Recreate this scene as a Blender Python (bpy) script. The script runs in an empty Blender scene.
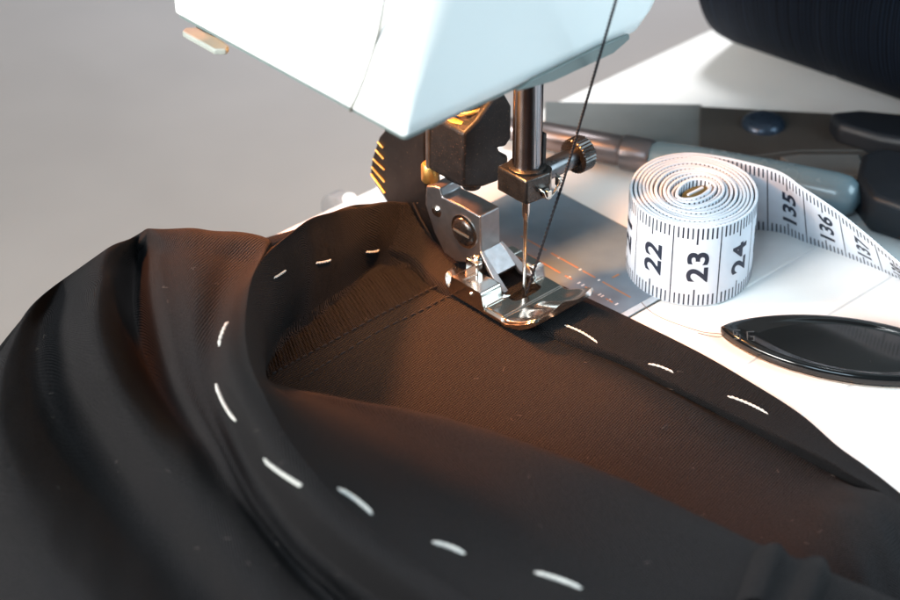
import bpy, bmesh, math, random
from mathutils import Vector, Matrix
from mathutils.bvhtree import BVHTree
random.seed(4)
S = 0.01                      # all shapes below are written in centimetres
sc = bpy.context.scene
C = sc.collection

# ------------------------------------------------------------------ camera
PITCH, AZ, FPX = math.radians(34), math.radians(47), 2250.0
FW = Vector((math.cos(AZ)*math.cos(PITCH), math.sin(AZ)*math.cos(PITCH), -math.sin(PITCH)))
RT = Vector((math.sin(AZ), -math.cos(AZ), 0))
UP = Vector((math.cos(AZ)*math.sin(PITCH), math.sin(AZ)*math.sin(PITCH), math.cos(PITCH)))
HA = Vector((math.cos(AZ), math.sin(AZ), 0))          # horizontal, away from the viewer
def ray(x, y): return FW + RT*((x-450)/FPX) + UP*((300-y)/FPX)
CAM = Vector((0, 0, .15)) - ray(524, 297)*48
def W(x, y, z=0.0, ax=2):      # point of the photograph on the plane axis=z
    d = ray(x, y); return CAM + d*((z-CAM[ax])/d[ax])
def PX(q):
    d = Vector(q)-CAM; z = d.dot(FW); return 450+FPX*d.dot(RT)/z, 300-FPX*d.dot(UP)/z

cd = bpy.data.cameras.new('camera'); cam = bpy.data.objects.new('camera', cd); C.objects.link(cam)
cd.lens = 90; cd.sensor_width = 36; cd.clip_start = .02; cd.clip_end = 60
cam.location = CAM*S
cam.rotation_euler = Matrix((RT, UP, -FW)).transposed().to_euler()
cd.dof.use_dof = True; cd.dof.focus_distance = 0.462; cd.dof.aperture_fstop = 17.5
sc.camera = cam

# ------------------------------------------------------------------ objects
def tag(o, label=None, cat=None, group=None, kind=None):
    if label: o['label'] = label
    if cat: o['category'] = cat
    if group: o['group'] = group
    if kind: o['kind'] = kind
    return o
def empty(name, loc, label, cat, group=None):
    o = bpy.data.objects.new(name, None); C.objects.link(o)
    o.location = Vector(loc)*S; o.empty_display_size = .01
    return tag(o, label, cat, group)
def rootloc(o):
    l = Vector((0, 0, 0))
    while o: l += o.location; o = o.parent
    return l
def obj(name, data, mat, parent=None, smooth=True, base=None, angle=40):
    """data: bmesh or (verts, faces) in cm, world placed"""
    me = bpy.data.meshes.new(name)
    if isinstance(data, tuple):
        me.from_pydata([tuple(v) for v in data[0]], [], data[1]); 
    else:
        data.to_mesh(me); data.free()
    o = bpy.data.objects.new(name, me)
    L = rootloc(parent) if parent else (Vector(base)*S if base else Vector((0, 0, 0)))
    for v in me.vertices: v.co = v.co*S - L
    if parent: o.parent = parent
    else: o.location = L
    if mat: 
        for m in (mat if isinstance(mat, list) else [mat]): me.materials.append(m)
    if smooth:
        me.polygons.foreach_set('use_smooth', [True]*len(me.polygons))
        if angle < 180:
            try: me.set_sharp_from_angle(angle=math.radians(angle))
            except Exception: pass
    me.update(); C.objects.link(o)
    return o
def bevel(o, w, n=3):
    m = o.modifiers.new('bevel', 'BEVEL'); m.width = w*S; m.segments = n; m.limit_method = 'ANGLE'; m.angle_limit = math.radians(35)
    m.harden_normals = False
    return o

def box_bm(x0, x1, y0, y1, z0, z1):
    bm = bmesh.new(); bmesh.ops.create_cube(bm, size=1)
    for v in bm.verts:
        v.co = Vector(((x0+x1)/2+v.co.x*(x1-x0), (y0+y1)/2+v.co.y*(y1-y0), (z0+z1)/2+v.co.z*(z1-z0)))
    return bm
def join(*bms):
    r = bmesh.new()
    for b in bms:
        me = bpy.data.meshes.new('t'); b.to_mesh(me); b.free(); r.from_mesh(me); bpy.data.meshes.remove(me)
    return r
def frame(d):
    d = d.normalized(); a = Vector((0, 0, 1)) if abs(d.z) < .9 else Vector((1, 0, 0))
    u = d.cross(a).normalized(); return u, d.cross(u).normalized()
def tube_bm(pts, r, n=12, caps=True, squash=1.0, side=None):
    """tube through points, r a number or list"""
    bm = bmesh.new(); pts = [Vector(p) for p in pts]; rs = r if isinstance(r, (list, tuple)) else [r]*len(pts)
    rings = []; u = None
    for i, p in enumerate(pts):
        d = (pts[min(i+1, len(pts)-1)]-pts[max(i-1, 0)]).normalized()
        if side is not None: u = (side - d*side.dot(d)).normalized()
        elif u is None: u = frame(d)[0]
        else: u = (u-d*u.dot(d)).normalized()
        w = d.cross(u)
        rings.append([bm.verts.new(p+(u*math.cos(a)+w*math.sin(a)*squash)*rs[i]) for a in [2*math.pi*k/n for k in range(n)]])
    for a, b in zip(rings, rings[1:]):
        for k in range(n): bm.faces.new((a[k], a[(k+1) % n], b[(k+1) % n], b[k]))
    if caps:
        bm.faces.new(rings[0][::-1]); bm.faces.new(rings[-1])
    return bm
def lathe_bm(p0, p1, prof, n=32, knurl=0, kd=0):
    """prof: list of (t 0..1 along p0-p1, radius)"""
    p0, p1 = Vector(p0), Vector(p1); u, w = frame(p1-p0); bm = bmesh.new(); rings = []
    for j, (t, r) in enumerate(prof):
        c = p0.lerp(p1, t)
        rings.append([bm.verts.new(c+(u*math.cos(a)+w*math.sin(a))*max(r-(kd if knurl and k % 2 and 0 < j < len(prof)-1 else 0), 1e-4))
                      for k in range(n) for a in [2*math.pi*k/n]])
    for a, b in zip(rings, rings[1:]):
        for k in range(n): bm.faces.new((a[k], a[(k+1) % n], b[(k+1) % n], b[k]))
    bm.faces.new(rings[0][::-1]); bm.faces.new(rings[-1])
    return bm
def prism_bm(poly, off):
    """planar polygon of points extruded along off"""
    bm = bmesh.new(); off = Vector(off)
    a = [bm.verts.new(Vector(p)) for p in poly]; b = [bm.verts.new(Vector(p)+off) for p in poly]
    bm.faces.new(a); bm.faces.new(b[::-1]); n = len(poly)
    for k in range(n): bm.faces.new((a[(k+1) % n], a[k], b[k], b[(k+1) % n]))
    bmesh.ops.recalc_face_normals(bm, faces=bm.faces)
    return bm
def cr(p0, p1, p2, p3, t):
    return 0.5*((2*p1)+(-p0+p2)*t+(2*p0-5*p1+4*p2-p3)*t*t+(-p0+3*p1-3*p2+p3)*t**3)
def spline(pts, n):
    pts = [Vector(p) for p in pts]; out = []
    for i in range(len(pts)-1):
        a = pts[i-1] if i else pts[0]*2-pts[1]
        d = pts[i+2] if i+2 < len(pts) else pts[-1]*2-pts[-2]
        for k in range(n): out.append(cr(a, pts[i], pts[i+1], d, k/n))
    return out+[pts[-1]]
def patch(name, rows, nu, nv, mat, parent, wob=None):
    """smooth surface through a grid of control points, with uv in cm of arc length"""
    g = [spline(r, nv) for r in rows]
    cols = [spline([r[j] for r in g], nu) for j in range(len(g[0]))]
    U, Vn = len(cols[0]), len(cols)
    P = [[cols[j][i] for j in range(Vn)] for i in range(U)]
    if wob:
        for i in range(U):
            for j in range(Vn): P[i][j] = wob(P[i][j], i/(U-1), j/(Vn-1))
    uv = [[None]*Vn for _ in range(U)]
    mid = U//2; mj = Vn//2
    for i in range(U):
        a = 0.0; acc = [0.0]
        for j in range(1, Vn): a += (P[i][j]-P[i][j-1]).length; acc.append(a)
        for j in range(Vn): uv[i][j] = [0, acc[j]-acc[mj]]
    for j in range(Vn):
        a = 0.0
        for i in range(1, U):
            a += (P[i][mj]-P[i-1][mj]).length; uv[i][j][0] = a
    vs = [p for r in P for p in r]
    fs = [(i*Vn+j, i*Vn+j+1, (i+1)*Vn+j+1, (i+1)*Vn+j) for i in range(U-1) for j in range(Vn-1)]
    o = obj(name, (vs, fs), mat, parent, angle=180)
    lay = o.data.uv_layers.new(name='UVMap')
    for f in o.data.polygons:
        for li in f.loop_indices:
            v = o.data.loops[li].vertex_index; lay.data[li].uv = uv[v//Vn][v % Vn]
    return o, P

# ------------------------------------------------------------------ materials
def mat(name, col=(.5, .5, .5), rough=.5, metal=0, **k):
    m = bpy.data.materials.new(name); m.use_nodes = True; nt = m.node_tree; b = nt.nodes['Principled BSDF']
    b.inputs['Base Color'].default_value = (*col, 1); b.inputs['Roughness'].default_value = rough; b.inputs['Metallic'].default_value = metal
    for a, v in k.items(): b.inputs[a.replace('_', ' ')].default_value = v
    return m
def nd(m, t, **k):
    n = m.node_tree.nodes.new(t)
    for a, v in k.items():
        if a in n.inputs.keys() if hasattr(n.inputs, 'keys') else False: n.inputs[a].default_value = v
        else: setattr(n, a, v)
    return n
def ln(m, a, b): m.node_tree.links.new(a, b)
def coords(m, kind='Object', scale=(1, 1, 1)):
    tc = nd(m, 'ShaderNodeTexCoord'); mp = nd(m, 'ShaderNodeMapping'); mp.inputs['Scale'].default_value = scale
    ln(m, tc.outputs[kind], mp.inputs[0]); return mp.outputs[0]
def noise(m, vec, scale, detail=4, rough=.55):
    n = nd(m, 'ShaderNodeTexNoise'); n.inputs['Scale'].default_value = scale; n.inputs['Detail'].default_value = detail
    n.inputs['Roughness'].default_value = rough; ln(m, vec, n.inputs['Vector']); return n.outputs['Fac']
def ramp(m, fac, stops):
    r = nd(m, 'ShaderNodeValToRGB'); e = r.color_ramp.elements
    while len(e) < len(stops): e.new(.5)
    for x, (p, c) in zip(e, stops):
        x.position = p; x.color = (*c, 1) if isinstance(c, tuple) else (c, c, c, 1)
    ln(m, fac, r.inputs[0]); return r.outputs[0]
def math_(m, op, a, b=None):
    n = nd(m, 'ShaderNodeMath'); n.operation = op
    for i, v in enumerate((a, b)):
        if v is None: continue
        if hasattr(v, 'is_linked'): ln(m, v, n.inputs[i])
        else: n.inputs[i].default_value = v
    return n.outputs[0]
def bump(m, h, strength, dist=.01*S, normal=None):
    b = nd(m, 'ShaderNodeBump'); b.inputs['Strength'].default_value = strength; b.inputs['Distance'].default_value = dist
    ln(m, h, b.inputs['Height'])
    if normal: ln(m, normal, b.inputs['Normal'])
    return b.outputs[0]
def P_(m): return m.node_tree.nodes['Principled BSDF']
def varied(name, col, rough, metal=0, amp=.15, scale=300, rvar=.12, bs=0, bscale=2000, bdist=.004*S, specks=None, **k):
    """base material with low-contrast mottling, roughness variation, fine bump and optional dust specks"""
    m = mat(name, col, rough, metal, **k); v = coords(m)
    n = noise(m, v, scale)
    lo = tuple(c*(1-amp) for c in col); hi = tuple(min(1, c*(1+amp)) for c in col)
    c = ramp(m, n, [(.3, lo), (.7, hi)])
    if specks:
        sp = noise(m, v, specks[0], 2, .6); msk = ramp(m, sp, [(specks[1], 0.), (specks[1]+.04, 1.)])
        mx = nd(m, 'ShaderNodeMix'); mx.data_type = 'RGBA'; ln(m, msk, mx.inputs[0]); ln(m, c, mx.inputs[6]); mx.inputs[7].default_value = (*specks[2], 1)
        c = mx.outputs[2]
    ln(m, c, P_(m).inputs['Base Color'])
    n2 = noise(m, v, scale*2.3)
    mr = nd(m, 'ShaderNodeMapRange'); mr.inputs['To Min'].default_value = max(0, rough-rvar); mr.inputs['To Max'].default_value = min(1, rough+rvar)
    ln(m, n2, mr.inputs[0]); ln(m, mr.outputs[0], P_(m).inputs['Roughness'])
    if bs:
        n3 = noise(m, v, bscale, 3); ln(m, bump(m, n3, bs, bdist), P_(m).inputs['Normal'])
    return m

def cloth_mat(name, base, spk, period=.058, strength=1.0):
    m = mat(name, base, 1.0, Sheen_Weight=.03, Sheen_Roughness=.5)
    m.node_tree.nodes['Principled BSDF'].inputs['Specular IOR Level'].default_value = .12
    P_(m).inputs['Sheen Tint'].default_value = (.9, .85, .85, 1)
    uv = coords(m, 'UV')
    nz = nd(m, 'ShaderNodeTexNoise'); nz.inputs['Scale'].default_value = 3; ln(m, uv, nz.inputs['Vector'])
    # slightly wandering threads
    mixv = nd(m, 'ShaderNodeVectorMath'); mixv.operation = 'SCALE'; ln(m, nz.outputs['Color'], mixv.inputs[0]); mixv.inputs['Scale'].default_value = .012
    add = nd(m, 'ShaderNodeVectorMath'); add.operation = 'ADD'; ln(m, uv, add.inputs[0]); ln(m, mixv.outputs[0], add.inputs[1])
    sep = nd(m, 'ShaderNodeSeparateXYZ'); ln(m, add.outputs[0], sep.inputs[0])
    X, Y = sep.outputs[0], sep.outputs[1]
    w = 2*math.pi/period
    tw = math_(m, 'SINE', math_(m, 'MULTIPLY', math_(m, 'ADD', math_(m, 'MULTIPLY', X, .45), Y), w))
    we = math_(m, 'SINE', math_(m, 'MULTIPLY', math_(m, 'SUBTRACT', X, math_(m, 'MULTIPLY', Y, .3)), w*1.15))
    h = math_(m, 'ADD', math_(m, 'MULTIPLY', tw, .7), math_(m, 'MULTIPLY', we, .4))
    fz = noise(m, uv, 26, 3, .75)
    h = math_(m, 'ADD', h, math_(m, 'MULTIPLY', fz, 1.2))
    big = noise(m, uv, 1.6, 4)
    b1 = bump(m, big, .35, .12*S)
    ln(m, bump(m, h, strength, .026*S, b1), P_(m).inputs['Normal'])
    # colour: ribs catch a little lighter yarn, rare pale specks of lint
    k = math_(m, 'ADD', math_(m, 'MULTIPLY', math_(m, 'MULTIPLY', tw, we), .22), math_(m, 'ADD', math_(m, 'MULTIPLY', tw, .10), math_(m, 'MULTIPLY', fz, 1.25)))
    c = ramp(m, k, [(.38, tuple(x*.15 for x in base)), (.92, tuple(x*3.0 for x in base))])
    sp = noise(m, uv, 34, 2, .5); mk = ramp(m, sp, [(.70, 0.), (.76, .45)])
    mx = nd(m, 'ShaderNodeMix'); mx.data_type = 'RGBA'; ln(m, mk, mx.inputs[0]); ln(m, c, mx.inputs[6]); mx.inputs[7].default_value = (*spk, 1)
    ln(m, mx.outputs[2], P_(m).inputs['Base Color'])
    return m

M = {}
M['cloth'] = cloth_mat('black_suiting', (.0108, .0100, .0108), (.09, .06, .05))
M['seamcloth'] = cloth_mat('black_suiting_seam', (.011, .009, .009), (.07, .05, .045), period=.045)
M['bthread'] = varied('black_sewing_thread', (.006, .006, .010), .9, scale=2000)
M['wthread'] = varied('white_basting_thread', (.72, .70, .66), .55, scale=1500, bs=.5, bscale=5000)
M['housing'] = varied('white_enamel_plastic', (.80, .82, .81), .32, amp=.012, scale=25, rvar=.05, bs=.06, bscale=900)
M['trim'] = varied('grey_green_trim', (.13, .165, .16), .4, amp=.05, scale=80)
M['lever'] = varied('beige_plastic', (.30, .32, .29), .45, amp=.05, scale=200, bs=.2, bscale=1500)
M['gap'] = mat('panel_gap', (.06, .058, .05), .7); M['joint'] = mat('panel_joint', (.12, .115, .095), .6)
M['bed'] = varied('white_bed_plastic', (.80, .79, .78), .38, amp=.03, scale=40, rvar=.08, bs=.10, bscale=700, specks=(900, .76, (.55, .50, .46)))
M['plate'] = varied('grey_metal_plate', (.17, .23, .29), .42, amp=.10, scale=120, metal=.2, rvar=.1, bs=.15, bscale=1600, specks=(1400, .75, (.4, .42, .45)))
M['plate_edge'] = varied('pale_plate_edge', (.55, .62, .68), .35, metal=.3)
M['mark_orange'] = mat('orange_guide_print', (.42, .20, .10), .5)  # engraved lines, their orange reflection put into the colour
M['mark_white'] = mat('white_guide_print', (.75, .78, .80), .5)
M['chrome'] = varied('polished_steel', (.62, .59, .55), .17, metal=1, amp=.06, scale=160, rvar=.07)
M['satin'] = varied('cast_steel', (.24, .23, .235), .36, metal=.92, amp=.12, scale=400, rvar=.1, bs=.5, bscale=2600)
M['dark_steel'] = varied('dark_oiled_steel', (.062, .056, .054), .28, metal=.85, amp=.25, scale=300, bs=.2, bscale=2200, specks=(1800, .72, (.40, .30, .20)))
M['bar'] = varied('steel_needle_bar', (.25, .25, .27), .22, metal=1, amp=.08, scale=160, rvar=.04, specks=(2400, .73, (.2, .16, .12)), Anisotropic=.9, Anisotropic_Rotation=.25)
tg = nd(M['bar'], 'ShaderNodeTangent'); tg.direction_type = 'RADIAL'; tg.axis = 'Z'; ln(M['bar'], tg.outputs[0], P_(M['bar']).inputs['Tangent'])
M['screw'] = varied('clamp_screw_steel', (.13, .125, .13), .3, metal=.95, amp=.1)
M['needle'] = varied('needle_steel', (.62, .60, .58), .22, metal=1, amp=.08)
M['black'] = varied('dusty_black_plastic', (.007, .007, .008), .45, amp=.3, scale=400, bs=.6, bscale=900, specks=(2600, .655, (.09, .055, .04)))
M['black_lever'] = varied('black_threader_plastic', (.007, .006, .006), .42, amp=.3, scale=300, bs=.3, bscale=1200, specks=(1700, .70, (.12, .07, .04)))
M['brass'] = varied('brass_lamp_lit', (.75, .45, .14), .42, metal=1)  # yellow metal, with the lamp's amber glow put into the colour
M['tape'] = varied('white_vinyl_tape', (.66, .70, .77), .5, amp=.03, scale=300, bs=.5, bscale=2500)
M['tapeink'] = mat('tape_ink', (.012, .02, .04), .55)
M['tapebrass'] = varied('tape_metal_end', (.16, .11, .03), .4, metal=.4)
M['gloss'] = varied('glossy_black_lacquer', (.005, .006, .007), .12, amp=.2, scale=60, rvar=.03, specks=(1500, .76, (.05, .05, .05)))
M['gloss'].node_tree.nodes['Principled BSDF'].inputs['Specular IOR Level'].default_value = .5
M['snip_metal'] = varied('thin_metal_rim', (.45, .40, .36), .3, metal=1)
M['embossed'] = mat('embossed_grey', (.055, .06, .065), .4)
M['blade'] = varied('scissor_steel', (.075, .067, .061), .45, metal=.4, amp=.12, scale=60)
M['blade2'] = varied('scissor_steel_ground', (.17, .18, .18), .45, metal=.4, amp=.1, scale=60)
M['pivot'] = varied('blue_black_screw', (.03, .045, .07), .3, metal=.5)
M['handle'] = varied('black_soft_handle', (.008, .010, .014), .5, scale=60)
M['ripper'] = varied('grey_blue_translucent_plastic', (.13, .19, .22), .25, amp=.08, scale=50, Coat_Weight=.3)
M['ripper_metal'] = varied('ripper_ferrule', (.20, .17, .17), .32, metal=.8, amp=.1, scale=60)
M['grey'] = varied('grey_plastic', (.22, .21, .21), .5)
for q_ in ('black', 'black_lever'): P_(M[q_]).inputs['Specular IOR Level'].default_value = .25
# wound yarn
m = M['yarn'] = mat('navy_black_yarn', (.005, .007, .012), .75)
P_(m).inputs['Specular IOR Level'].default_value = .15
wv = nd(m, 'ShaderNodeTexWave'); wv.bands_direction = 'Y'; wv.inputs['Scale'].default_value = 330; wv.inputs['Distortion'].default_value = 9; wv.inputs['Detail'].default_value = 4
ln(m, coords(m, 'UV'), wv.inputs['Vector']); 
ln(m, ramp(m, wv.outputs['Fac'], [(.2, (.002, .003, .006)), (.9, (.008, .013, .024))]), P_(m).inputs['Base Color'])
ln(m, bump(m, wv.outputs['Fac'], .3, .02*S), P_(m).inputs['Normal'])
M['desk'] = varied('grey_desk_surface', (.43, .37, .33), .6, amp=.14, scale=5)

# ------------------------------------------------------------------ desk (far below, out of focus)
vs = [(-150, -150, -9), (260, -150, -9), (260, 260, -9), (-150, 260, -9)]
desk = obj('desk', (vs, [(0, 1, 2, 3)]), M['desk'], smooth=False); tag(desk, kind='structure')

# ------------------------------------------------------------------ sewing machine
SM = empty('sewing_machine', (0, 0, 0), 'white sewing machine seen close at its needle, with black fabric under its steel presser foot', 'sewing machine')

# bed: slab with rounded back edge and shallow grooves pressed into its top
def bed():
    ys = [-26]; 
    groove = [-2.85, -4.75, -6.65, -8.55, -.95]
    prof = []          # (y, z)
    for g in sorted(groove): prof += [(g-.045, 0), (g-.015, -.035), (g+.015, -.035), (g+.045, 0)]
    prof = [(-26, -1.4), (-26, 0)] + prof + [(5.62, 0), (5.76, -.03), (5.86, -.12), (5.9, -.28), (5.9, -1.4)]
    x0, x1 = -26, 34
    n = len(prof); vs = [(x0, y, z) for y, z in prof]+[(x1, y, z) for y, z in prof]
    fs = [(i, i+1, n+i+1, n+i) for i in range(n-1)]+[(n-1, 0, n, 2*n-1), tuple(range(n))[::-1], tuple(range(n, 2*n))]
    bm = bmesh.new(); V = [bm.verts.new(v) for v in vs]; [bm.faces.new([V[i] for i in f]) for f in fs]
    bmesh.ops.recalc_face_normals(bm, faces=bm.faces); return bm
bedo = obj('bed', bed(), M['bed'], SM, angle=30)
# bumps and knob on the back edge
kb = join(lathe_bm((.15, 5.86, -.35), (.15, 5.86, .03), [(0, .17), (.8, .17), (.95, .14), (1, .1)], 24), lathe_bm((1.2, 5.86, -.35), (1.2, 5.86, .02), [(0, .17), (.8, .17), (.95, .14), (1, .1)], 24))
obj('hinge_cap', kb, M['bed'], SM)
obj('hinge_knob', lathe_bm((-.1, 6.15, -.55), (.3, 6.15, -.55), [(0, .4), (.1, .5), (.9, .5), (1, .4)], 28), M['grey'], SM)

# throat plate
pl = prism_bm([(-4.2, -1.72, .0), (3.75, -1.72, .0), (3.75, 3.4, .0), (-4.2, 3.4, .0)], (0, 0, .035))
plate = obj('needle_plate', pl, M['plate'], SM, smooth=False)
pe = obj('plate_edge', prism_bm([(-4.2, -1.90, .0), (3.75, -1.90, .0), (3.75, -1.725, .0), (-4.2, -1.725, .0)], (0, 0, .03)), M['plate_edge'], SM, smooth=False)
obj('plate_gap', prism_bm([(-4.2, -1.94, .0), (3.79, -1.94, .0), (3.79, -1.903, .0), (-4.2, -1.903, .0)], (0, 0, .006)), M['gap'], SM, smooth=False)
obj('plate_gap', prism_bm([(3.753, -1.9, .0), (3.80, -1.9, .0), (3.80, 3.4, .0), (3.753, 3.4, .0)], (0, 0, .006)), M['gap'], SM, smooth=False)
def mark(x0, x1, y0, y1): return box_bm(x0, x1, y0, y1, .034, .039)
og = [mark(1.76, 1.80, a, b) for a, b in ((-1.45, -.62), (-.40, -.02), (.12, .95), (1.1, 1.9))]+[mark(1.34, 1.38, a, b) for a, b in ((.25, 1.5), (-.1, .1), (-.75, -.50), (-1.32, -1.12))]
og += [mark(2.05, 2.25, -.68, -.63)]
obj('guide_line', join(*og), M['mark_orange'], plate, smooth=False)
wg = []
for y in (-.30, -.42, -.60, -.92, -1.0, -1.2, -1.42, .0): wg.append(mark(1.33, 1.42, y-.02, y+.02))
for y in (-.52, .05, .70): wg.append(mark(1.74, 1.80, y-.02, y+.02))
obj('guide_number', join(*wg), M['mark_white'], plate, smooth=False)
# tiny engraved figures printed beside the guides

# head housing: stacked footprints; the corner radius grows with height
XL, YF, YB = -5.25, -2.13, 4.62
def footprint(xr, r, inset=0.0, nn=10):
    r = max(r, .05); x0, x1, y0, y1 = XL+inset, xr-inset, YF+inset, YB-inset
    pts = []
    for cx, cy, a0, rr in ((x0, y0, 180, r), (x1, y0, 270, min(.9, r+.3)), (x1, y1, 0, .2), (x0, y1, 90, .12)):
        sx = 1 if cx == x0 else -1; sy = 1 if cy == y0 else -1
        c = (cx+sx*rr, cy+sy*rr)
        for k in range(nn+1):
            a = math.radians(a0+90*k/nn); pts.append((c[0]+rr*math.cos(a), c[1]+rr*math.sin(a)))
    return pts
lv = [(7.0, .95, .10, .03), (7.03, 1.05, .12, 0), (7.3, 1.45, .20, 0), (7.8, 2.0, .42, 0), (8.4, 2.7, .75, 0), (9.2, 4.0, 1.2, 0), (10.2, 6.5, 1.8, 0), (11.5, 12, 2.4, 0), (13, 24, 2.9, 0), (19, 30, 3.2, 0)]
bm = bmesh.new(); rings = []
for z, xr, r, ins in [(8.6, .7, .1, .3), (7.0, .7, .1, .28)]+lv:
    rings.append([bm.verts.new((x, y, z)) for x, y in footprint(xr, r, ins)])
for a, b in zip(rings, rings[1:]):
    for k in range(len(a)): bm.faces.new((a[k], a[(k+1) % len(a)], b[(k+1) % len(a)], b[k]))
bm.faces.new(rings[0][::-1]); bm.faces.new(rings[-1])
bmesh.ops.recalc_face_normals(bm, faces=bm.faces)
house = obj('head_housing', bm, M['housing'], SM, angle=50)
# grey lip under the housing
a = footprint(.85, .1, .05); b = footprint(.85, .1, .30)
n = len(a); bm = bmesh.new()
R4 = [[bm.verts.new((x, y, z)) for x, y in q] for q, z in ((a, 6.995), (a, 6.92), (b, 6.92), (b, 6.995))]
for i in range(4):
    for k in range(n): bm.faces.new((R4[i][k], R4[i][(k+1) % n], R4[(i+1) % 4][(k+1) % n], R4[(i+1) % 4][k]))
bmesh.ops.recalc_face_normals(bm, faces=bm.faces)
obj('bottom_lip', bm, M['trim'], SM)
# panel joint on the end face
pj = spline([W(x, y, XL, 0) for x, y in ((350, 111), (359, 92), (368, 68), (377, 38), (383, 8), (388, -25), (391, -60))], 8)
obj('panel_joint', tube_bm(pj, .024, 8), M['joint'], house)
# lever at the back of the end face
lp = [W(182, 31, 6.62), W(186, 27, 6.62), W(197, 27, 6.62), W(222, 40, 6.62), W(229, 46, 6.62), W(226, 49, 6.62), W(214, 49, 6.62)]
lev = bevel(obj('reverse_lever', prism_bm(lp, (0, 0, -.13)), M['lever'], SM), .03, 2)
q = W(200, 28, 6.6); obj('lever_arm', box_bm(q.x+.05, q.x+.5, q.y-.35, q.y+.2, 6.5, 7.02), M['gap'], lev)
# thread guard plate under the front edge
gp = [W(x, y, YF-.03, 1) for x, y in ((515, 90), (551, 80), (611, 52), (627, 38), (627, 33), (600, 44), (531, 78))]
guard = bevel(obj('thread_guard', prism_bm(gp, (0, -.07, 0)), M['trim'], SM), .015, 2)

# lamp inside the head
lampb = obj('lamp_bulb', lathe_bm((-2.0, 1.4, 8.7), (-2.0, 1.4, 7.75), [(0, .25), (.3, .3), (.6, .42), (.85, .36), (.96, .2), (1, .05)], 20), None, SM)
me = mat('warm_bulb', (1, .6, .25), .4); P_(me).inputs['Emission Color'].default_value = (1, .42, .10, 1); P_(me).inputs['Emission Strength'].default_value = 95
lampb.data.materials.append(me); M['bulb'] = me

# needle bar
nb = obj('needle_bar', lathe_bm((0, 0, 3.38), (0, 0, 8.5), [(0, .27), (.004, .305), (.25, .305), (1, .305)], 48), M['bar'], SM)
obj('bar_flat', box_bm(.215, .30, -.245, -.10, 3.42, 4.15), M['black'], nb, smooth=False)
obj('collar', lathe_bm((0, 0, 3.38), (0, 0, 3.46), [(0, .40), (.6, .40), (1, .35)], 40), M['dark_steel'], nb)
# clamp
cpoly = [(-.43, -.42), (.18, -.50), (.40, -.34), (.44, .30), (.28, .46), (-.43, .44)]
cl = obj('needle_clamp', prism_bm([(x, y, 2.80) for x, y in cpoly], (0, 0, .575)), M['dark_steel'], SM); bevel(cl, .05, 3)
obj('clamp_base', lathe_bm((0, 0, 2.66), (0, 0, 2.81), [(0, .20), (.3, .30), (1, .33)], 28), M['dark_steel'], cl)
sc_ = obj('clamp_screw', lathe_bm((.40, 0, 3.06), (1.42, 0, 3.06), [(0, .215), (.05, .22), (.95, .22), (1, .2)], 32), M['screw'], cl)
obj('screw_knob', lathe_bm((1.36, 0, 3.06), (1.72, 0, 3.06), [(0, .27), (.0, .36), (.06, .385), (.9, .385), (1, .34)], 64, knurl=1, kd=.018), M['dark_steel'], sc_)
gw = tube_bm(spline([(-.12, -.47, 3.12), (-.12, -.60, 3.08), (-.05, -.62, 2.92), (.12, -.62, 2.92), (.28, -.60, 3.02), (.42, -.56, 3.14), (.46, -.40, 3.2)], 5), .028, 8)
gg = join(gw, box_bm(-.02, .10, -.64, -.50, 2.86, 3.06), box_bm(.36, .45, -.58, -.46, 3.0, 3.20))
bevel(obj('thread_guide', gg, M['chrome'], cl), .015, 2)
# needle with a long groove and an eye
nd_ = lathe_bm((0, 0, 2.78), (0, 0, -.05), [(0, .082), (.16, .082), (.20, .078), (.235, .050), (.26, .046), (.80, .044), (.88, .046), (.93, .038), (.97, .024), (1, .003)], 24)
ndl = obj('needle', nd_, M['needle'], SM)
obj('needle_groove', box_bm(-.008, .008, -.0490, -.040, .35, 2.05), M['gap'], ndl, smooth=False)
obj('needle_eye', prism_bm([(x*.016, -.049, .26+z*.05) for x, z in ((-1, -1), (1, -1), (1, 1), (-1, 1))], (0, .10, 0)), M['gap'], ndl, smooth=False)

# presser bar, its block, the shank and the foot
obj('presser_bar', lathe_bm((-.02, 1.62, 2.2), (-.02, 1.62, 8.5), [(0, .2), (.05, .24), (1, .24)], 28), M['dark_steel'], SM)
bf = [W(x, y, 1.13, 1) for x, y in ((464, 134), (478, 120), (492, 100), (504, 92), (512, 106), (512, 138), (506, 147), (499, 148), (501, 153), (509, 156), (509, 163), (500, 167), (500, 181), (484, 187), (463, 188))]
blk = obj('presser_block', prism_bm(bf, (0, 1.08, 0)), M['black'], SM); bevel(blk, .09, 3)
# slanting left flank of the block
fl = [W(x, y, bf[0].x+.06, 0) for x, y in ((463, 136), (460, 187), (447, 181), (428, 162), (437, 126), (450, 124))]
bevel(obj('block_flank', prism_bm(fl, (.5, 0, 0)), M['black'], blk), .06, 3)
tp = bf[0].z
obj('block_spring', join(*[tube_bm([(-.15+.36*math.cos(t), 1.65+.36*math.sin(t), tp+.05+.05*t) for t in [k*.3 for k in range(60)]], .045, 8)]), M['brass'], blk)
obj('block_cap', lathe_bm((-.16, 1.68, tp+.0), (-.16, 1.68, tp+.10), [(0, .50), (.7, .50), (1, .44)], 30), M['brass'], blk)  # added disc, its colour carries the lamp's golden reflection on the block
q = W(430, 172, 2.3, 1)
obj('height_screw', lathe_bm(q+Vector((0, 0, -.22)), q+Vector((0, 0, .22)), [(0, .15), (.1, .19), (.9, .19), (1, .15)], 36, knurl=1, kd=.012), M['brass'], SM)
q2 = W(428, 130, 2.2, 1)
obj('lift_rod', tube_bm([q2+Vector((0, 0, -.9)), q2+Vector((0, 0, 1.2))], .05, 10), M['satin'], SM)

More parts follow.
